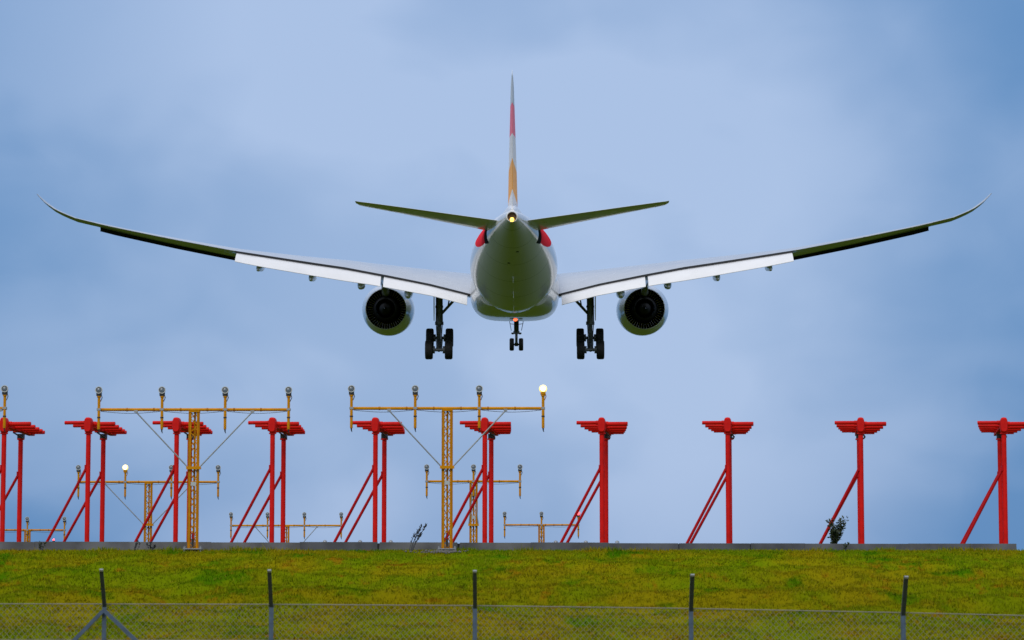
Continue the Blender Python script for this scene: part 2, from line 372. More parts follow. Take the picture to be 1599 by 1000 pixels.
# ------------------------------------------------------------------ red antennas
AY, ABASE = 80.0, 3.6
BOOM_YAW = -math.atan2(1240 - 799.5, FPX)
def make_antenna(label):
    t = empty('localizer_antenna', (0, AY, ABASE), label, 'antenna', 'red antennas in a row behind the wall', (0, 0, BOOM_YAW))
    zt = at(799.5, 676, AY).z - ABASE; zb = at(799.5, 664.5, AY).z - ABASE
    FY = 1.75
    for k, (y, top) in enumerate(((0, zt), (FY, zt - .05))):
        p = MB(); p.tube([(0, y, -.2), (0, y, top)], .067, 16, 0)
        p.tube([(0, y, top - .035), (0, y, top)], .105, 16, 0)
        p.tube([(0, y, top - .005), (0, y, top + .09)], .03, 10, 1)
        p.box((0, y, .02), (.3, .3, .03))
        p.build('post', [M['red'], M['black']], t)
        b = MB(); zz = at(799.5, 731 + 5 * k, AY).z - ABASE
        b.tube([(-1.36, y, -.05), (-.045, y, zz)], .040, 12); b.box((-.06, y, zz), (.05, .13, .16)); b.box((-1.34, y, .02), (.2, .2, .03))
        b.build('brace', M['redd'], t)
    b = MB(); b.bar((0, .1, zb + .01), (0, 2.95, zb - .05), .17, .10); b.build('boom', M['red'], t, 20)
    h = MB(); ring = []
    for k in range(24):
        a = 2 * math.pi * k / 24; ring.append((.106 * math.copysign(abs(math.cos(a)) ** .6, math.cos(a)), .215 * math.copysign(abs(math.sin(a)) ** .75, math.sin(a))))
    rs = [[(x * q, y, zb + .0 + z * q) for x, z in ring] for y, q in ((-.16, .80), (-.13, .96), (-.10, 1), (.10, 1), (.13, .96))]
    h.loft(rs); h.build('end_housing', M['red'], t, 40)
    for i in range(5):
        y = (.14, .85, 1.52, 2.12, 2.62)[i]; ln = .705 - .062 * i; dz = (0, -.034, -.050, -.060, -.068)[i]
        for sx in (-1, 1):
            zz = zb + (.085 if sx < 0 else .045) + dz; r = (.050 if sx < 0 else .060) - .002 * i
            e = MB(); e.tube([(sx * .04, y, zz), (sx * .17, y, zz)], r * 1.2, 14); e.tube([(sx * .16, y, zz), (sx * (ln - .015), y, zz), (sx * ln, y, zz)], [r, r, r * .88], 16)
            e.build('element', M['red'], t)
    c = MB(); c.box((.0, FY + .02, zb - .19), (.16, .22, .13)); c.tube([(.03, FY - .1, zb - .2), (.12, FY - .25, zb - .27), (.15, FY - .55, zb - .24), (.06, FY - 1.0, zb - .15)], .022, 8)
    c.build('feed_box', M['black'], t)
    return t
ANT = [(8, 'red antenna cut off by the left edge, leftmost of the row'),
       (137, 'second red antenna from the left, between the left edge and the lit lamp'),
       (275, 'red antenna standing partly behind the left big yellow mast'),
       (425, 'red antenna just right of the left big yellow mast, its tubes behind an unlit lamp'),
       (586, 'red antenna between the two big yellow masts, nearest the right one'),
       (757, 'red antenna under the brightly lit lamp arm, just right of the right big yellow mast'),
       (940, 'red antenna with the small red light showing through its braces'),
       (1137, 'red antenna standing alone with two close parallel braces, left of the shrub'),
       (1345, 'red antenna with the leafy shrub at the foot of its brace'),
       (1569, 'rightmost red antenna at the end of the concrete wall')]
a0 = make_antenna(ANT[0][1])
for i, (px, lb) in enumerate(ANT):
    a = a0 if i == 0 else copy_tree(a0)
    a['label'] = lb; a.location.x = at(px - (3 if px < 100 else 0), 760, AY).x
    a.rotation_euler.z = BOOM_YAW + random.uniform(-.004, .004)

# ------------------------------------------------------------------ yellow approach-light masts
def lamp(parent, x, z, k, lit=None, base=0.):
    """pole clamped to the bar at local (x, z); k scales with the fitting"""
    p = MB(); p.tube([(0, 0, -.50), (0, 0, .34)], .035, 10); p.tube([(0, 0, .30), (0, 0, .36)], .052, 10)
    p.tube([(0, 0, -.22), (0, 0, -.19)], .043, 10, 1); p.tube([(0, 0, -.50), (.004, 0, -.56), (.02, 0, -.60)], [.022, .014, .008], 8, 1)
    po = p.build('lamp_pole', [M['yel'], M['black']], parent); po.location = (x, -.07, z)
    MB().box((0, .02, 0), (.10, .12, .055)).build('clamp', M['galv'], po, 20)
    tl = R(8)
    h = MB(); hp = [(.14, .014), (.11, .058), (.03, .080), (-.045, .090), (-.055, .090)]
    q = Matrix.Rotation(-tl, 3, 'X'); c = Vector((0, -.01, .475))
    h.lathe(hp, (0, 0, 0), 'Y', 20, caps=True); h.v = [tuple(q @ Vector(v) + c) for v in h.v]
    h.tube([(0, 0, .34), (0, 0, .43)], .062, 12); h.box((0, 0, .385), (.13, .09, .08)); h.tube([(.055, .02, .37), (.075, .03, .30), (.035, .02, .2)], .010, 6)
    h.build('lamp_housing', M['bulbhouse'] if lit != 'warm' else M['yel'], po)
    if lit:
        r_ = {'warm': .100, 'red': .085}[lit]
        pr = [(r_ * .8 * math.sin(a), max(r_ * math.cos(a), .002)) for a in np.linspace(-1.57, 1.57, 15)]
        MB().lathe(pr, (0, -.03, .485), 'Y', 24, mlist=[0] * 3 + [1] * 11).build('lit_lens', [M['lit'], M['litrim']] if lit == 'warm' else [M['litred'], M['litred']], po, 180)
    else:
        g = MB(); g.lathe([(-.050, .072), (-.056, .055), (-.063, .030), (-.066, .004)], (0, 0, 0), 'Y', 20); g.lathe([(-.05, .092), (-.068, .092), (-.068, .074), (-.05, .072)], (0, 0, 0), 'Y', 20, mi=1)
        g.v = [tuple(q @ Vector(v) + c) for v in g.v]; g.build('lens', [M['lens'], M['plate']], po)
def mast(px, Y, bar_y, lamps, lits, label, collar_y=None, sign_y=None, brace_dx=0, plate=False):
    ctr = at(px, bar_y, Y); zb = gz(ctr.x, Y); B = ctr.z - zb
    t = empty('approach_light_mast', (ctr.x, Y, zb), label, 'light mast', 'yellow approach light masts')
    # lattice post: two front channels, one rear leg, zigzag lacing on every face
    p = MB(); hw = .092; legs = [(-hw, 0), (hw, 0), (0, .17)]
    b0 = .04 if plate else -.1; top = B - .05
    p.box((-hw - .015, -.012, (b0 + top) / 2), (.068, .02, top - b0), mi=1); p.box((hw + .015, -.012, (b0 + top) / 2), (.068, .02, top - b0), mi=1)
    for x, y in legs: p.tube([(x, y, b0), (x, y, top)], .026, 8)
    n = int((top - b0) / .17)
    for (xa, ya), (xb, yb) in ((legs[0], legs[1]), (legs[1], legs[2]), (legs[2], legs[0])):
        for k in range(n):
            z0, z1 = b0 + (top - b0) * k / n, b0 + (top - b0) * (k + 1) / n
            if k % 2: p.tube([(xa, ya, z0), (xb, yb, z1)], .011, 6, 0)
            else: p.tube([(xb, yb, z0), (xa, ya, z1)], .011, 6, 0)
    p.build('lattice_post', [M['yel'], M['yeld']], t)
    xl = [at(q, bar_y, Y).x - ctr.x for q in lamps]
    c = MB(); e = .04
    c.tube([(xl[0] - e, 0, B), (xl[-1] + e, 0, B)], .038, 12); c.box((0, .06, B - .045), (.27, .2, .03))
    for s_ in np.linspace(xl[0] + .7, xl[-1] - .7, 6): c.tube([(s_ - .02, 0, B), (s_ + .02, 0, B)], .046, 12, 1)
    c.build('crossbar', [M['yel'], M['yeld']], t)
    cb = MB()
    for a, b in zip(xl[:-1], xl[1:]):
        cb.tube([(a + .05 + (b - a - .1) * f, -.01, B - .045 - .05 * math.sin(math.pi * f) * (1 if b > a else 0)) for f in np.linspace(0, 1, 9)], .007, 6)
    cb.build('cable', M['black'], t)
    if collar_y:
        zc = at(px, collar_y, Y).z - zb
        k_ = MB(); k_.box((0, .06, zc), (.33, .28, .05)); k_.box((0, -.085, zc), (.36, .02, .075)); k_.build('collar', M['yel'], t, 20)
        for s_ in (-1, 1):
            g = MB(); g.tube([(s_ * .16, -.03, zc + .03), (s_ * brace_dx, -.03, B - .06)], .017, 8); g.box((s_ * brace_dx, -.02, B - .045), (.09, .05, .06))
            g.build('stay', M['galv'], t)
    if sign_y:
        MB().box((.0, -.042, at(px, sign_y, Y).z - zb), (.13, .012, .10), Matrix.Rotation(.08, 3, 'Y')).build('sign_plate', M['plate'], t, 20)
    if plate:
        q = MB(); q.box((0, .03, .075), (.46, .36, .025))
        q.build('base_plate', M['galv'], t, 20)
        for sx in (-1, 1):
            for sy in (-.1, .16):
                MB().tube([(sx * .2, sy, -.05), (sx * .2, sy, .145)], .016, 8).tube([(sx * .2, sy, .09), (sx * .2, sy, .115)], .030, 6).tube([(sx * .2, sy, .035), (sx * .2, sy, .06)], .030, 6).build('anchor_bolt', M['galv'], t)
        MB().box((0, .03, -.02), (.24, .22, .14)).box((0, -.035, .30), (.05, .06, .34)).build('hinge_foot', M['black'], t, 20)
        MB().box((.012, -.068, .40), (.035, .02, .16)).build('hinge_latch', M['redd'], t, 20)
    for q, li in zip(xl, lits): lamp(t, q, B, 1, li)
    return t
mast(-91, 73.2, 638, [-190, -91, 8], [None] * 3, 'yellow mast at the left edge, only its right-hand unlit lamp in view', 729, 755, 92 / 62.3, True)
mast(303.5, 73.2, 640, [155, 253.5, 352, 451], [None] * 4, 'big yellow lattice mast at left carrying four unlit lamps', 731, 756, 91 / 62.3, True)
mast(698.5, 73.2, 638, [549, 648.5, 748.5, 848], [None, None, None, 'warm'], 'big yellow mast at centre with a brightly lit lamp at its right end', 730, 754, 91 / 62.3, True)
mast(232, 99.3, 753, [123, 196, 268, 341], [None, 'warm', None, None], 'mid-sized yellow mast behind the wall at left with one lit lamp', 820, None, 68 / 45.9)
mast(739.5, 99.3, 752, [666.5, 739.5, 812], [None] * 3, 'mid-sized yellow mast with three unlit lamps, just right of the big centre mast', 820, 808, 0)
mast(43, 126.5, 828, [-15, 43, 101], [None] * 3, 'small far yellow mast low above the wall at the left edge')
mast(447, 126.5, 821, [361, 418, 475.5, 533], [None] * 4, 'small far yellow mast low above the wall between the big masts', 872, None, 48 / 36.)
mast(845.5, 126.5, 820, [788, 845.5, 903], [None, None, 'red'], 'small far yellow mast low above the wall with a red lit lamp')

# little red marker light on the wall
p = at(82, 846, 73.9)
t = empty('marker_light', (p.x, 74.09, wz(p.x)), 'tiny red marker light glowing on top of the concrete wall at left', 'light')
MB().tube([(0, 0, -.01), (0, 0, .03)], .03, 10).build('base', M['black'], t)
MB().lathe([(.03, .026), (.055, .024), (.07, .012), (.075, .002)], (0, 0, 0), 'Z', 12).build('dome', M['litred'], t)

# ------------------------------------------------------------------ plants on the bank top
def leaf_quads(mb, c, n, spread, size, mi=0, updir=None):
    for _ in range(n):
        o = Vector(c) + Vector((random.gauss(0, spread), random.gauss(0, spread), random.gauss(0, spread)))
        d = (Vector((random.uniform(-1, 1), random.uniform(-1, 1), random.uniform(-.3, 1))) + (Vector(updir) * 1.5 if updir else Vector())).normalized()
        s_ = d.cross(Vector((random.uniform(-1, 1), random.uniform(-1, 1), random.uniform(-1, 1)))).normalized()
        l = size * random.uniform(.6, 1.3); w_ = l * .28; nrm = d.cross(s_) * l * .1
        mb.add([o, o + d * l * .45 + s_ * w_ + nrm, o + d * l, o + d * l * .45 - s_ * w_ + nrm], [(0, 1, 2, 3)], mi)
p = at(1304, 848, 74.35)
t = empty('shrub', (p.x, 74.35, 3.63), 'small leafy dark green shrub behind the wall at the foot of a red brace', 'shrub')
st, lf = MB(), MB(); H = at(1304, 808, 74.35).z - 3.63
for k in range(18):
    hh = H * random.uniform(.45, 1.0); dx = random.uniform(-.20, .30) * (hh / H); dy = random.uniform(-.12, .12)
    pts = [(0, 0, 0), (dx * .3, dy * .3, hh * .45), (dx * .8, dy * .7, hh * .8), (dx * 1.1, dy, hh)]
    st.tube(pts, [.012, .009, .006, .003], 6)
    for f in np.linspace(.28, 1, 8):
        i = min(int(f * 3), 2); q = f * 3 - i; c = Vector(pts[i]).lerp(Vector(pts[i + 1]), q); leaf_quads(lf, c, 5, .026, .085)
st.build('stem', M['stem'], t); lf.build('leaves', M['leaf'], t, 0)
def weed(px, py_base, py_top, Y, lean, n, label, dark=True, leafn=9, name='weed', spread=.12):
    p = at(px, py_base, Y); b = gz(p.x, Y); H = at(px, py_top, Y).z - b
    t = empty(name, (p.x, Y, b - .02), label, 'plant'); st, lf = MB(), MB()
    for k in range(n):
        hh = H * random.uniform(.55, 1.); dx = lean * hh + random.uniform(-spread, spread); x0 = random.uniform(-.05, .05)
        pts = [(x0, 0, 0), (x0 + dx * .3, .02, hh * .4), (x0 + dx * .75, .02, hh * .8), (x0 + dx, .0, hh)]
        st.tube(pts, [.007, .006, .005, .002], 5)
        for f in np.linspace(.45, 1, leafn):
            i = min(int(f * 3), 2); q = f * 3 - i; c = Vector(pts[i]).lerp(Vector(pts[i + 1]), q)
            leaf_quads(lf, c, 2 if f < .75 else 4, .008, .06, updir=(dx, 0, hh))
    st.build('stem', M['leafd'], t)
    if lf.v: lf.build('leaves', M['leafd'] if dark else M['leaf'], t, 0)
weed(641, 858, 819, 73.3, .42, 6, 'dark dry weed leaning right before the wall, left of the centre mast', True, 10, spread=.07)
weed(234, 860, 846, 73.5, .02, 5, 'thin upright brown weed before the wall, left of the big left mast', True, 4)
weed(212, 860, 845, 73.6, -.1, 4, 'pair of faint grassy weed stalks before the wall, left of the thin brown weed', True, 3)
weed(64, 858, 846, 73.6, .05, 5, 'small green weed before the wall near the left edge', False, 3)
weed(1321, 860, 848, 73.4, .03, 3, 'tiny green weed before the wall, right below the leafy shrub', False, 4)
mb = MB()
for k in range(150):
    x, y = random.gauss(at(690, 860, 72.6).x, .28), random.gauss(72.5, .35); r_ = random.uniform(.012, .035); z = gz(x, y) + .045
    mb.lathe([(-r_ * .6, r_ * .4), (-.1 * r_, r_), (r_ * .5, r_ * .6), (r_ * .7, r_ * .1)], (x, y, z), 'Z', 6, caps=True)
tag(mb.build('gravel', M['stone'], None, 0), 'pale gravel scattered in the grass below the big centre mast', 'gravel', kind='stuff')

# ------------------------------------------------------------------ fence
FY = 40.0
fence = empty('chain_link_fence', (0, FY, 0), 'chain link fence with cranked dark post tops along the foot of the bank', 'fence')
FP = [(-160, 943, 893), (164, 943.5, 893), (424, 944, 894), (742, 946, 895), (1079, 950.5, 901), (1410, 957, 904), (1745, 965, 912)]
FX = [(at(a, b, FY).x, at(a, b, FY).z, at(a, c, FY).z) for a, b, c in FP]
for i, (x, zt, ztop) in enumerate(FX):
    p = MB(); dz = ztop - zt; lean = random.uniform(-.006, .006)
    p.box((lean / 2, 0, zt / 2 - .1), (.058, .012, zt + .2)); p.box((-.026, .028, zt / 2 - .1), (.010, .056, zt + .2))
    po = p.build('post', M['post'], fence, 20)
    po.location = (x, -.04, 0)
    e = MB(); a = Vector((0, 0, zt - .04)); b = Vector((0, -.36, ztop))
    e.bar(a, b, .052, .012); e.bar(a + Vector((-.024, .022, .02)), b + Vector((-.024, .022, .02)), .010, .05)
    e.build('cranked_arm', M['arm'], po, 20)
    MB().bar(b, b + (b - a).normalized() * .03, .05, .03).build('cap', M['galv'], po, 20)
x = FX[1][0]; zj = at(164, 955, FY).z
for s_ in (-1, 1):
    d = MB(); dx = (at(214 if s_ > 0 else 117, 1000, FY).x - x); zz = at(164, 1000, FY).z; kx = dx / (zj - zz)
    d.bar((x + s_ * .02, -.10 - .02 * s_, zj), (x + kx * zj, -.10 - .02 * s_, -.1), .055, .05); d.build('strut', M['post'], fence, 20)
mb = MB(); H0 = 0.03
for (xa, za, _), (xb, zb_, _) in zip(FX[:-1], FX[1:]):
    Lb = xb - xa; Hh = 1.0
    def P(u, v, yo): return (xa + u, yo, H0 + v * (za + (zb_ - za) * u / Lb - H0))
    hz = (za + zb_) / 2 - H0; pitch = .082
    k = -int(hz / pitch) - 1
    while k * pitch < Lb:
        u0 = k * pitch
        for sgn in (1, -1):
            # diagonal with |du| = dv over full height, clipped to the bay
            A, B_ = (u0, 0.), (u0 + hz * .95, 1.)
            ua, va, ub, vb = A[0], 0., B_[0], 1.
            if ua < 0: va = (0 - ua) / (ub - ua); ua = 0
            if ub > Lb: vb = va + (vb - va) * (Lb - ua) / (ub - ua); ub = Lb
            if ub - ua < .01 or vb <= va: continue
            if sgn < 0: ua, ub = Lb - ua, Lb - ub
            mb.tube([P(ua, va, .004 * sgn), P(ub, vb, .004 * sgn)], .0022, 4, caps=False)
        k += 1
mb.build('chain_link_mesh', M['wire'], fence, 0)
for nm, off in (('top_wire', 0.), ('line_wire', -.485), ('bottom_wire', -1.6)):
    mb = MB(); mb.tube([(x_, -.008, z_ + off) for x_, z_, _ in FX], .0075 if off == 0 else .005, 6); mb.build(nm, M['wire'], fence)

# ------------------------------------------------------------------ aircraft (local: x right, y forward = 43 - station, z up)
AC = empty('airliner', (0.14, 200, 26.3), 'white twin-engine airliner seen from behind, landing with wheels and flaps down', 'aircraft', None, (R(5.0), 0, R(-.33)))
def P3(x, s, z): return Vector((x, 43 - s, z))
# fuselage: station, half width, top, bottom
FK = [(0, .05, -.75, -.85), (.5, .75, -.1, -1.5), (1.5, 1.45, .75, -2.0), (3.5, 2.25, 1.9, -2.55), (6, 2.75, 2.75, -2.9), (9, 2.98, 3.04, -3.04), (20, 2.98, 3.04, -3.04), (34, 2.98, 3.04, -3.04),
      (44, 2.98, 3.04, -3.02), (47, 2.95, 3.03, -2.82), (50, 2.82, 3.0, -2.25), (53, 2.58, 2.97, -1.52), (56, 2.22, 2.94, -.76), (59, 1.78, 2.91, 0.0), (62, 1.29, 2.87, .76), (64.5, .84, 2.80, 1.38), (66.2, .50, 2.70, 1.80), (66.8, .38, 2.66, 1.96)]
ts = np.concatenate([np.linspace(0, 9, 22), np.linspace(10, 43, 20), np.linspace(44, 66.8, 60)])
rings = []
for row in smooth_tab(FK, ts):
    s_, hw, zt, zb_ = row; zc, hh = (zt + zb_) / 2, (zt - zb_) / 2
    rings.append([P3(hw * math.sin(2 * math.pi * k / 72), s_, zc + hh * math.cos(2 * math.pi * k / 72)) for k in range(72)])
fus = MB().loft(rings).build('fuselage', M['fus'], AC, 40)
e = MB(); e.lathe([(-23.70, .37), (-24.02, .325), (-24.02, .29), (-23.84, .27), (-23.83, .004)], (0, 0, 2.30), 'Y', 28, mlist=[2, 2, 1, 1])
e.v = [(x, y, z + (-(y + 23.7)) * .0) for x, y, z in e.v]
e.build('exhaust_outlet', [M['duct'], mat('scorched_outlet', (.05, .035, .022), .6), M['white']], fus)
MB().lathe([(.125 * math.sin(a), max(.125 * math.cos(a), .002)) for a in np.linspace(-1.57, 1.57, 11)], (0, -24.0, 2.13), 'Y', 16).build('tail_light', M['tail'], fus, 180)
for x, s_, z in ((0.04, 33., -3.30),):
    MB().lathe([(-.02, .16), (-.10, .14), (-.16, .08), (-.18, .004)], (x, 43 - s_, z), 'Z', 16).build('beacon_light', M['beacon'], fus, 180)
for s_, z in ((47.5, -2.76), (51.5, -1.92), (55, -1.04)):
    MB().loft([[(-.02, 43 - s_ + a, z + .08), (.02, 43 - s_ + a, z + .08), (.012, 43 - s_ + a * .6 - .12, z - .34), (-.012, 43 - s_ + a * .6 - .12, z - .34)] for a in (-.2, .2)]).build('blade_aerial', M['white'], fus, 20)
for x, s_, z in ((-.25, 58.2, -.19), (.3, 60.6, .43)):
    MB().lathe([(.06, .10), (-.03, .09), (-.03, .06), (.05, .05)], (x, 43 - s_, z), 'Z', 14).build('drain_port', M['duct'], fus, 40)
# belly fairing
BK = [(17, 1.6, .3, -3.0), (19, 2.5, .4, -3.12), (22, 3.05, .6, -3.28), (27, 3.18, .7, -3.36), (33, 3.20, .7, -3.34), (37, 3.14, .6, -3.27), (40, 2.98, .3, -3.12), (42.5, 2.72, 0., -2.92), (44.5, 2.35, -.3, -2.70)]
rings = []
for row in smooth_tab(BK, np.linspace(17, 44.5, 44)):
    s_, hw, zt, zb_ = row; zc = -.9 if s_ < 40 else -.9 - .1 * (s_ - 40); rg = []
    for k in range(72):
        a = 2 * math.pi * k / 72; c_, d_ = math.sin(a), math.cos(a); pw = .52 if d_ < 0 else 1.
        hh = (zt - zc) if d_ >= 0 else (zc - zb_)
        rg.append(P3(hw * math.copysign(abs(c_) ** (.52 if d_ < 0 else 1.), c_), s_, zc + hh * math.copysign(abs(d_) ** pw, d_)))
    rings.append(rg)
MB().loft(rings).build('belly_fairing', M['white'], AC, 50)

# wing tables from span station
def ste(x):
    if x < 10.5: return 36.5 + (x - 3) / 7.5
    if x < 29: return 37.5 + (x - 10.5) * 6 / 19
    return interp([(29, 43.34), (30.2, 43.8), (31.6, 44.75), (32.17, 45.3), (32.5, 45.8)], x)
def sle(x): return interp([(0, 20.4), (3, 22.5), (10.5, 27.7), (19.5, 34.3), (28.9, 40.9), (30.2, 41.9), (31.6, 43.3), (32.17, 44.2), (32.5, 45.3)], x)
ZTE = [(0, -1.75), (3, -1.62), (6.07, -.86), (9.01, -.28), (11.93, .26), (14.63, .63), (19.5, 1.34), (24, 2.16), (28.12, 2.98), (28.91, 3.17), (30.19, 3.47), (31.0, 3.80), (31.6, 4.11), (32.17, 4.57), (32.5, 5.0)]
TW = [(0, 4.6), (3, 4.2), (6, 2.8), (10.5, 1.6), (15, .2), (19.5, -1.4), (25, -2.4), (29, -3.4), (30.5, -5.5), (31.6, -5.5), (32.5, -3.0)]
TH = [(0, .135), (3, .13), (10.5, .11), (19.5, .10), (29, .10), (30.5, .12), (32.17, .14), (32.5, .10)]
def yt(u, t): return 5 * t * (.2969 * math.sqrt(u) - .126 * u - .3516 * u * u + .2843 * u ** 3 - .1036 * u ** 4)
US = [1, .96, .9, .82, .72, .6, .48, .36, .25, .16, .09, .04, .012, 0, .012, .04, .09, .16, .25, .36, .48, .6, .72, .82, .9, .96, 1]
def wing_ring(x, sg, blunt, lim=1.0):
    c = ste(x) - sle(x); z0 = interp(ZTE, x); tw = math.tan(R(interp(TW, x))); t = interp(TH, x)
    d = .05; dx = x + d if x + d < 32.5 else x; cant = math.atan2(interp(ZTE, min(x + .2, 32.5)) - interp(ZTE, x - .2), min(x + .2, 32.5) - x + .2) if x > 28 else 0
    ring = []
    for j, u in enumerate(US):
        up_ = j <= 13; cam_ = .012 * (1 - (2 * u - 1) ** 2) * c
        th = yt(u, t) * c
        off = cam_ + th if up_ else cam_ - th - blunt * u ** 3
        xx, zz = x - math.sin(cant) * off, z0 + c * (1 - u) * tw + math.cos(cant) * off
        ring.append(P3(sg * xx, ste(x) - c * (1 - u), zz))
    return ring
XS = [0, 1.5, 3, 4.5, 6, 7.5, 9, 10.5, 12, 14, 16, 18, 19.45, 19.55, 21, 23, 25, 27, 28.85, 28.95, 29.6, 30.2, 30.7, 31.1, 31.5, 31.85, 32.1, 32.3, 32.42, 32.5]
def flap(sg, xa, xb, wing):
    rings = []; n = 14
    FLZ = [(3, -2.48), (3.23, -2.43), (5.72, -1.78), (7.64, -1.42), (10.06, -.99), (11.83, -.75), (14.51, -.32), (17.61, .2), (19.58, .58)]
    for i in range(n + 1):
        x = xa + (xb - xa) * i / n
        a = Vector((ste(x) - .16, interp(ZTE, x) - .20)); b = Vector((ste(x) + 1.5, interp(FLZ, x)))
        d = b - a; nn = Vector((-d.y, d.x)).normalized()
        if nn.y < 0: nn = -nn
        rg = []
        for u, o in ((1, .0), (.8, .075), (.6, .12), (.4, .145), (.2, .14), (.07, .10), (0, .0), (.05, -.09), (.2, -.12), (.45, -.10), (.7, -.06), (1, -.035)):
            q = a + d * u + nn * o; rg.append(P3(sg * x, q.x, q.y))
        rings.append(rg)
    o = MB().loft(rings).build('flap', M['white'], wing, 40); return o
for sg in (-1, 1):
    rings = [wing_ring(x, sg, .16 if x < 19.5 else .02) for x in XS]; nseg = len(US)
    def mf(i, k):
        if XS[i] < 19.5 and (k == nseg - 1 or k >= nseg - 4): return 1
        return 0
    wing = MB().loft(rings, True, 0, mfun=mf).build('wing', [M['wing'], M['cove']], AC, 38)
    flap(sg, 3.35, 9.25, wing); flap(sg, 9.45, 19.4, wing)
    # aileron pair: thin wedges proud of the trailing edge
    for xa, xb in ((19.75, 24.2), (24.35, 28.8)):
        rg = []
        for x in np.linspace(xa, xb, 6):
            z0 = interp(ZTE, x); tw = math.tan(R(interp(TW, x))); s_ = ste(x)
            rg.append([P3(sg * x, s_ - .75, z0 + .75 * tw + .085), P3(sg * x, s_ + .10, z0 - .005), P3(sg * x, s_ + .10, z0 - .03), P3(sg * x, s_ - .75, z0 + .75 * tw - .075)])
        MB().loft(rg).build('aileron', M['wing'], wing, 20)
    # slats, drooped ahead of the leading edge; dark hollow back
    for xa, xb in ((11.2, 19.9), (20.0, 28.9)):
        rg = []
        for x in np.linspace(xa, xb, 10):
            c = ste(x) - sle(x); k = interp([(10, 1.05), (19.5, 1.0), (29, .80)], x); lez = interp(ZTE, x) + c * math.tan(R(interp(TW, x)))
            pts = [(-.52, .20), (-.25, .24), (.02, .15), (.12, 0), (.06, -.15), (-.10, -.22), (-.07, -.17), (.03, -.06), (-.02, .07), (-.25, .17), (-.52, .18)]
            ca, sa = math.cos(R(-22)), math.sin(R(-22)); q = []
            for f, u in pts:
                f, u = f * k, u * k; f2, u2 = f * ca - u * sa * -1, 0
                f2 = f * ca + u * math.sin(R(22)); u2 = -f * math.sin(R(22)) + u * ca
                q.append(P3(sg * x, sle(x) - .22 * k - f2, lez - .26 * k + u2))
            rg.append(q)
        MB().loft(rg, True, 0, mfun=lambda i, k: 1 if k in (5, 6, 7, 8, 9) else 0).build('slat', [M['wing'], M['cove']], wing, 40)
    # flap track fairings
    for x, k in ((17.9, .75), (14.3, .85), (10.9, .95), (7.55, 1.1)):
        zl = interp([(3.23, -2.43), (7.64, -1.42), (10.06, -.99), (14.51, -.32), (19.58, .58)], x)
        rg = []
        for f in np.linspace(0, 1, 16):
            r_ = .25 * k * (math.sin(math.pi * min(f * .86 + .10, 1)) ** .65 + .02) if f < 1 else .01
            s_ = ste(x) - 3.2 + 4.5 * f; drop = .42 * max(0, f - .5) ** 1.3 * 1.6
            zc = zl + .12 - drop
            rg.append([P3(sg * x + r_ * 1.1 * math.sin(a), s_, zc + r_ * 1.6 * math.cos(a) - .15) for a in np.linspace(0, 2 * math.pi, 16, endpoint=False)])
        MB().loft(rg).build('flap_track_fairing', M['white'], wing, 50)
    # engine
    ex = 9.63 * sg; ez = -2.45
    n_ = MB()
    prof = [(22.4, 1.60), (22.52, 1.68), (22.3, 1.50), (21.6, 1.46)]
    def S(s): return 43 - s
    outer = [(S(20.3), 1.52), (S(20.22), 1.60), (S(20.3), 1.70), (S(20.8), 1.84), (S(21.8), 1.95), (S(23.2), 1.97), (S(24.6), 1.90), (S(25.8), 1.74), (S(26.9), 1.535), (S(26.92), 1.49), (S(26.2), 1.50), (S(24.5), 1.48), (S(24.0), 1.47), (S(21.3), 1.46), (S(20.3), 1.52)]
    n_.lathe(outer, (0, 0, 0), 'Y', 72, mlist=[0] * 9 + [1] * 5)
    toe = -sg * R(.4)
    eng = n_.build('engine', [M['nac'], M['duct']], AC, 50); eng.location = (ex, 0, ez)
    MB().lathe([(S(24.2), 1.0), (S(25.4), 1.06), (S(26.6), .98), (S(27.9), .74), (S(27.9), .70), (S(27.0), .70)], (0, 0, 0), 'Y', 48, mlist=[0, 0, 0, 0, 0]).build('core_cowl', M['core'], eng, 50)
    MB().lathe([(S(26.6), .52), (S(27.6), .50), (S(28.4), .34), (S(29.1), .10), (S(29.2), .01)], (0, 0, 0), 'Y', 36).build('exhaust_plug', M['duct'], eng, 50)
    MB().lathe([(S(24.25), 1.5), (S(24.25), .3)], (0, 0, 0), 'Y', 48).build('duct_bulkhead', M['duct'], eng, 50)
    v_ = MB()
    for k in range(44):
        a = 2 * math.pi * k / 44; u = Vector((math.cos(a), 0, math.sin(a))); tg = Vector((-math.sin(a), 0, math.cos(a)))
        p0, p1 = u * 1.06, u * 1.47; f = Vector((0, S(24.9), 0)); g = Vector((0, S(25.35), 0)) 
        v_.add([p0 + f + tg * .05, p1 + f + tg * .05, p1 + g - tg * .0, p0 + g - tg * .0, p0 + f + tg * .07, p1 + f + tg * .07, p1 + g + tg * .02, p0 + g + tg * .02],
               [(0, 1, 2, 3), (7, 6, 5, 4), (0, 4, 5, 1), (1, 5, 6, 2), (2, 6, 7, 3), (3, 7, 4, 0)])
    v_.build('guide_vanes', M['vane'], eng, 0)
    # pylon: bifurcation, strut and tail fairing
    pk = [(22.6, .20, 1.9, 1.55), (24, .26, 2.2, 1.2), (26, .27, 2.25, .95), (27.4, .24, 2.25, .92), (29, .20, 2.25, 1.15), (31.5, .14, 2.3, 1.5), (34.5, .05, 2.25, 1.85)]
    rg = [[(hw * a, S(s_), z) for a, z in ((-1, zb_ + .15), (-1, zt), (1, zt), (1, zb_ + .15), (.3, zb_), (-.3, zb_))] for s_, hw, zt, zb_ in smooth_tab(pk, np.linspace(22.6, 34.5, 24))]
    MB().loft(rg).build('pylon', M['wing'], eng, 45)
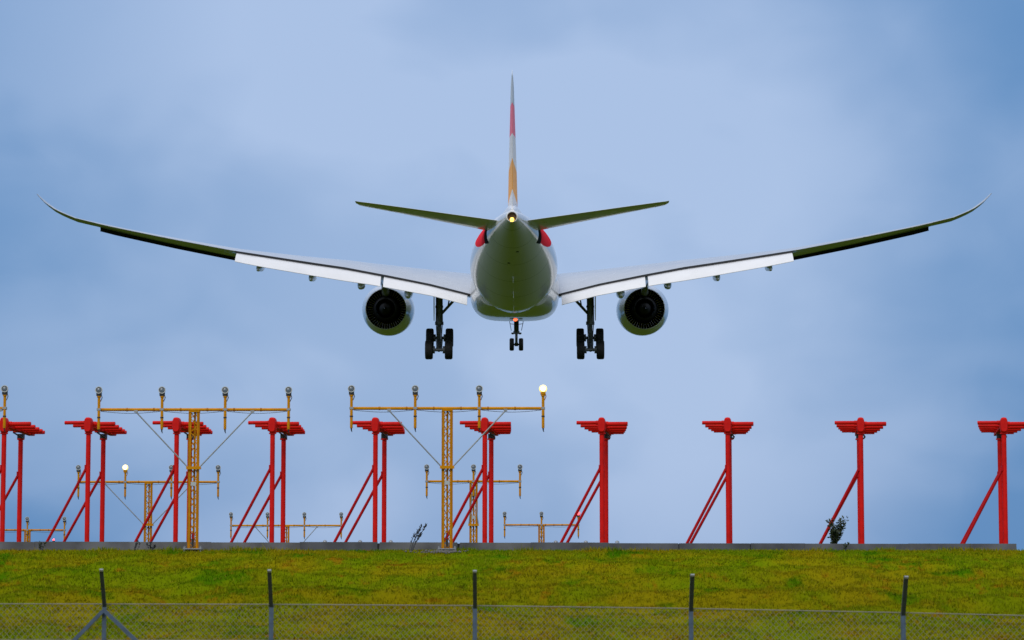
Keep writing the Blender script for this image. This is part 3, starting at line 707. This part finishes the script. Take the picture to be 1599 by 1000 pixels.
    # nacelle strake and drain mast
    MB().add([(-sg * 1.45, S(22.0), 1.15), (-sg * 1.45, S(23.4), 1.15), (-sg * 1.98, S(23.4), 1.42), (-sg * 1.75, S(22.6), 1.32), (-sg * 1.45, S(22.0), 1.10), (-sg * 1.45, S(23.4), 1.10), (-sg * 1.98, S(23.4), 1.40), (-sg * 1.75, S(22.6), 1.29)],
             [(0, 1, 2, 3), (7, 6, 5, 4), (0, 3, 7, 4), (3, 2, 6, 7), (2, 1, 5, 6), (1, 0, 4, 5)]).build('strake', M['nac'], eng, 0)
    # tailplane
    HT = [(.2, 57.0, 63.6, 2.15, -2.6), (.84, 57.35, 63.65, 2.24, -2.6), (4, 59.7, 64.45, 2.64, -2.4), (7, 61.95, 65.25, 3.02, -2.2), (9.0, 63.45, 65.75, 3.26, -2.2), (9.4, 63.95, 65.9, 3.30, -2.2), (9.6, 64.9, 66.05, 3.33, -2.2)]
    rg = []
    for x, a, b, z0, tw in HT:
        c = b - a; rr = []
        for j, u in enumerate(US):
            th = yt(u, .098) * c; zz = z0 + c * (1 - u) * math.tan(R(tw)) + (th if j <= 13 else -th - .012)
            rr.append(P3(sg * x, a + c * u, zz))
        rg.append(rr)
    ht = MB().loft(rg).build('tailplane', M['white'], AC, 38)
    # main landing gear
    gx = 5.46 * sg
    g = MB(); g.tube([(0, S(33.2), -1.0), (0, S(33.2), -3.55)], [.27, .23], 20); g.tube([(0, S(33.2), -3.5), (0, S(33.2), -3.75)], .31, 20); g.tube([(0, S(33.2), -2.35), (0, S(33.2), -2.5)], .29, 20)
    g.tube([(0, S(33.2), -3.7), (0, S(33.2), -5.0)], .165, 16, 1); g.tube([(0, S(33.2), -4.75), (0, S(33.2), -5.2)], .23, 16)
    g.bar((0, S(33.2), -1.6), (0, S(31.6), -1.0), .2, .2)
    for q in (-.2, .22): g.tube([(q, S(33.45), -1.2), (q * 1.1, S(33.5), -3.4), (q * .8, S(33.5), -4.6)], .035, 8, 2)
    mg = g.build('main_landing_gear', [M['gear'], M['chrome'], M['hyd']], AC, 40); mg.location = (gx, 0, 0)
    b = MB(); b.tube([(0, S(32.18), -4.67), (0, S(34.2), -5.55)], .17, 14)
    for s_, z in ((32.18, -4.67), (34.2, -5.55)):
        b.tube([(-.72, S(s_), z), (.72, S(s_), z)], .11, 12)
        for q in (-.36, .36): b.tube([(q - .08, S(s_), z), (q + .08, S(s_), z)], .27, 18)
        for q in (-.2, .2): b.tube([(q, S(s_), z - .1), (q * .9, S(33.3), -5.25 - .1)], .04, 8)
    b.build('bogie_beam', M['gear'], mg, 40)
    tl = MB(); tl.bar((0, S(33.5), -3.7), (0, S(34.1), -4.35), .30, .07); tl.bar((0, S(34.1), -4.35), (0, S(33.5), -5.0), .26, .07); tl.build('torque_link', M['gear'], mg, 20)
    sb = MB(); sb.tube([(-sg * .1, S(33.1), -3.0), (-sg * 1.25, S(33.0), -1.75)], .10, 12); sb.tube([(-sg * 1.05, S(33.0), -1.75), (-sg * 1.5, S(33.0), -1.7)], .12, 12); sb.tube([(-sg * .62, S(33.1), -2.43), (-sg * .78, S(33.1), -1.6)], .05, 8)
    sb.build('side_brace', M['gear'], mg, 40)
    d = MB(); xo = sg * .36
    d.loft([[(xo + o, S(s_), z) for s_, z in ((32.3, -1.2), (34.0, -1.2), (34.0, -2.6), (33.7, -3.45), (33.3, -3.0), (32.4, -2.9))] for o in (-.03 * sg, .03 * sg)]); d.build('gear_door', M['white'], mg, 20)
    for s_, z in ((32.18, -4.67), (34.2, -5.55)):
        for q in (-.71, .71):
            wh = MB(); pr = [(-.10, .30), (-.20, .42), (-.265, .50), (-.275, .60), (-.24, .665), (-.15, .695), (-.10, .70), (-.095, .69), (-.03, .69), (-.025, .70), (.025, .70), (.03, .69), (.095, .69), (.10, .70), (.15, .695), (.24, .665), (.275, .60), (.265, .50), (.20, .42), (.10, .30)]
            wh.lathe(pr, (0, 0, 0), 'X', 40); wh.lathe([(-.10, .30), (-.04, .24), (-.06, .10), (-.12, .02)], (0, 0, 0), 'X', 24, mi=1); wh.lathe([(.10, .30), (.04, .24), (.06, .10), (.12, .02)], (0, 0, 0), 'X', 24, mi=1)
            wo = wh.build('wheel', [M['rubber'], M['rim']], mg, 40); wo.location = (q, S(s_), z)
# fin and rudder
FN = [(2.2, 53.0, 60.6, .062), (2.9, 54.0, 61.0, .064), (5.5, 56.7, 62.2, .066), (8.5, 59.6, 63.4, .060), (10.6, 61.6, 64.25, .050), (11.1, 62.3, 64.5, .038), (11.42, 63.4, 64.65, .02)]
fr = []; rr_ = []
for z, a, b, t in FN:
    c = (b - a) / .70; ring = []
    us = [u for u in US if u <= .72]
    half = [.70] + [u for u in US[:14] if u < .69]
    pts = half + list(reversed(half[:-1]))
    for j, u in enumerate(pts):
        h = yt(u, t) * c; ring.append(P3(h if j < len(half) else -h, a + c * u, z))
    fr.append(ring)
    h = yt(.70, t) * c * .97; s0 = b + .03; s1 = a + c
    rr_.append([P3(h, s0, z), P3(h * .45, s0 + (s1 - s0) * .55, z), P3(.018, s1, z), P3(-.018, s1, z), P3(-h * .45, s0 + (s1 - s0) * .55, z), P3(-h, s0, z)])
fin = MB().loft(fr).build('fin', M['fin'], AC, 38)
MB().loft(rr_).build('rudder', M['fin'], fin, 20)
# fin root fairing
rg = []
for s_, hw, z0, z1 in smooth_tab([(50, .1, 2.8, 3.02), (54, .5, 2.6, 3.3), (60, .62, 2.4, 3.35), (63.5, .50, 2.4, 3.18), (65.6, .2, 2.4, 2.86)], np.linspace(50, 65.6, 20)):
    rg.append([P3(hw * x, s_, z0 + (z1 - z0) * z) for x, z in ((-1.3, 0), (-1.0, .45), (-.62, .8), (-.3, 1), (.3, 1), (.62, .8), (1.0, .45), (1.3, 0))])
MB().loft(rg).build('root_fairing', M['white'], fin, 50)
# nose gear
ng = MB(); s0 = 4.8
ng.tube([(0, S(s0), -2.2), (0, S(s0), -3.85)], .20, 16); ng.tube([(0, S(s0), -3.8), (0, S(s0), -4.05)], .26, 16); ng.tube([(0, S(s0), -4.0), (0, S(s0), -4.95)], .11, 12); ng.tube([(-.32, S(s0), -4.9), (.32, S(s0), -4.9)], .08, 12)
ng.tube([(-.42, S(s0), -3.98), (.42, S(s0), -3.98)], .06, 10); ng.bar((0, S(s0), -3.3), (0, S(3.2), -2.4), .16, .14); ng.tube([(0, S(s0), -4.75), (0, S(s0), -5.05)], .14, 12)
ng.box((-.3, S(s0), -4.0), (.16, .14, .16)); ng.box((.3, S(s0), -4.0), (.16, .14, .16))
no = ng.build('nose_landing_gear', M['gear'], AC, 40)
ntl = MB(); ntl.bar((0, S(5.0), -4.0), (0, S(5.35), -4.4), .18, .05); ntl.bar((0, S(5.35), -4.4), (0, S(5.0), -4.85), .16, .05); ntl.build('torque_link', M['gear'], no, 20)
for q in (-.38, .38):
    wh = MB(); k = .52 / .70; pr = [(-.08, .2), (-.15, .33), (-.185, .40), (-.18, .46), (-.13, .505), (-.05, .52), (.05, .52), (.13, .505), (.18, .46), (.185, .40), (.15, .33), (.08, .2)]
    wh.lathe(pr, (0, 0, 0), 'X', 36); wh.lathe([(-.08, .2), (-.03, .02)], (0, 0, 0), 'X', 20, mi=1); wh.lathe([(.08, .2), (.03, .02)], (0, 0, 0), 'X', 20, mi=1)
    wo = wh.build('wheel', [M['rubber'], M['rim']], no, 40); wo.location = (q, S(s0), -4.90)
for sg in (-1, 1):
    d = MB(); d.loft([[(sg * (.62 + o), S(s_), -2.6) for s_, o in ((3.4, 0), (6.2, 0))] + [(sg * (.40 + o), S(s_), -3.75) for s_, o in ((6.2, 0), (3.4, 0))], [(sg * (.66 + o), S(s_), -2.6) for s_, o in ((3.4, 0), (6.2, 0))] + [(sg * (.44 + o), S(s_), -3.75) for s_, o in ((6.2, 0), (3.4, 0))]])
    d.build('gear_door', M['gear'], no, 20)
    MB().bar((sg * .1, S(s0), -3.25), (sg * .56, S(s0), -3.2), .05, .05).build('door_link', M['gear'], no, 20)
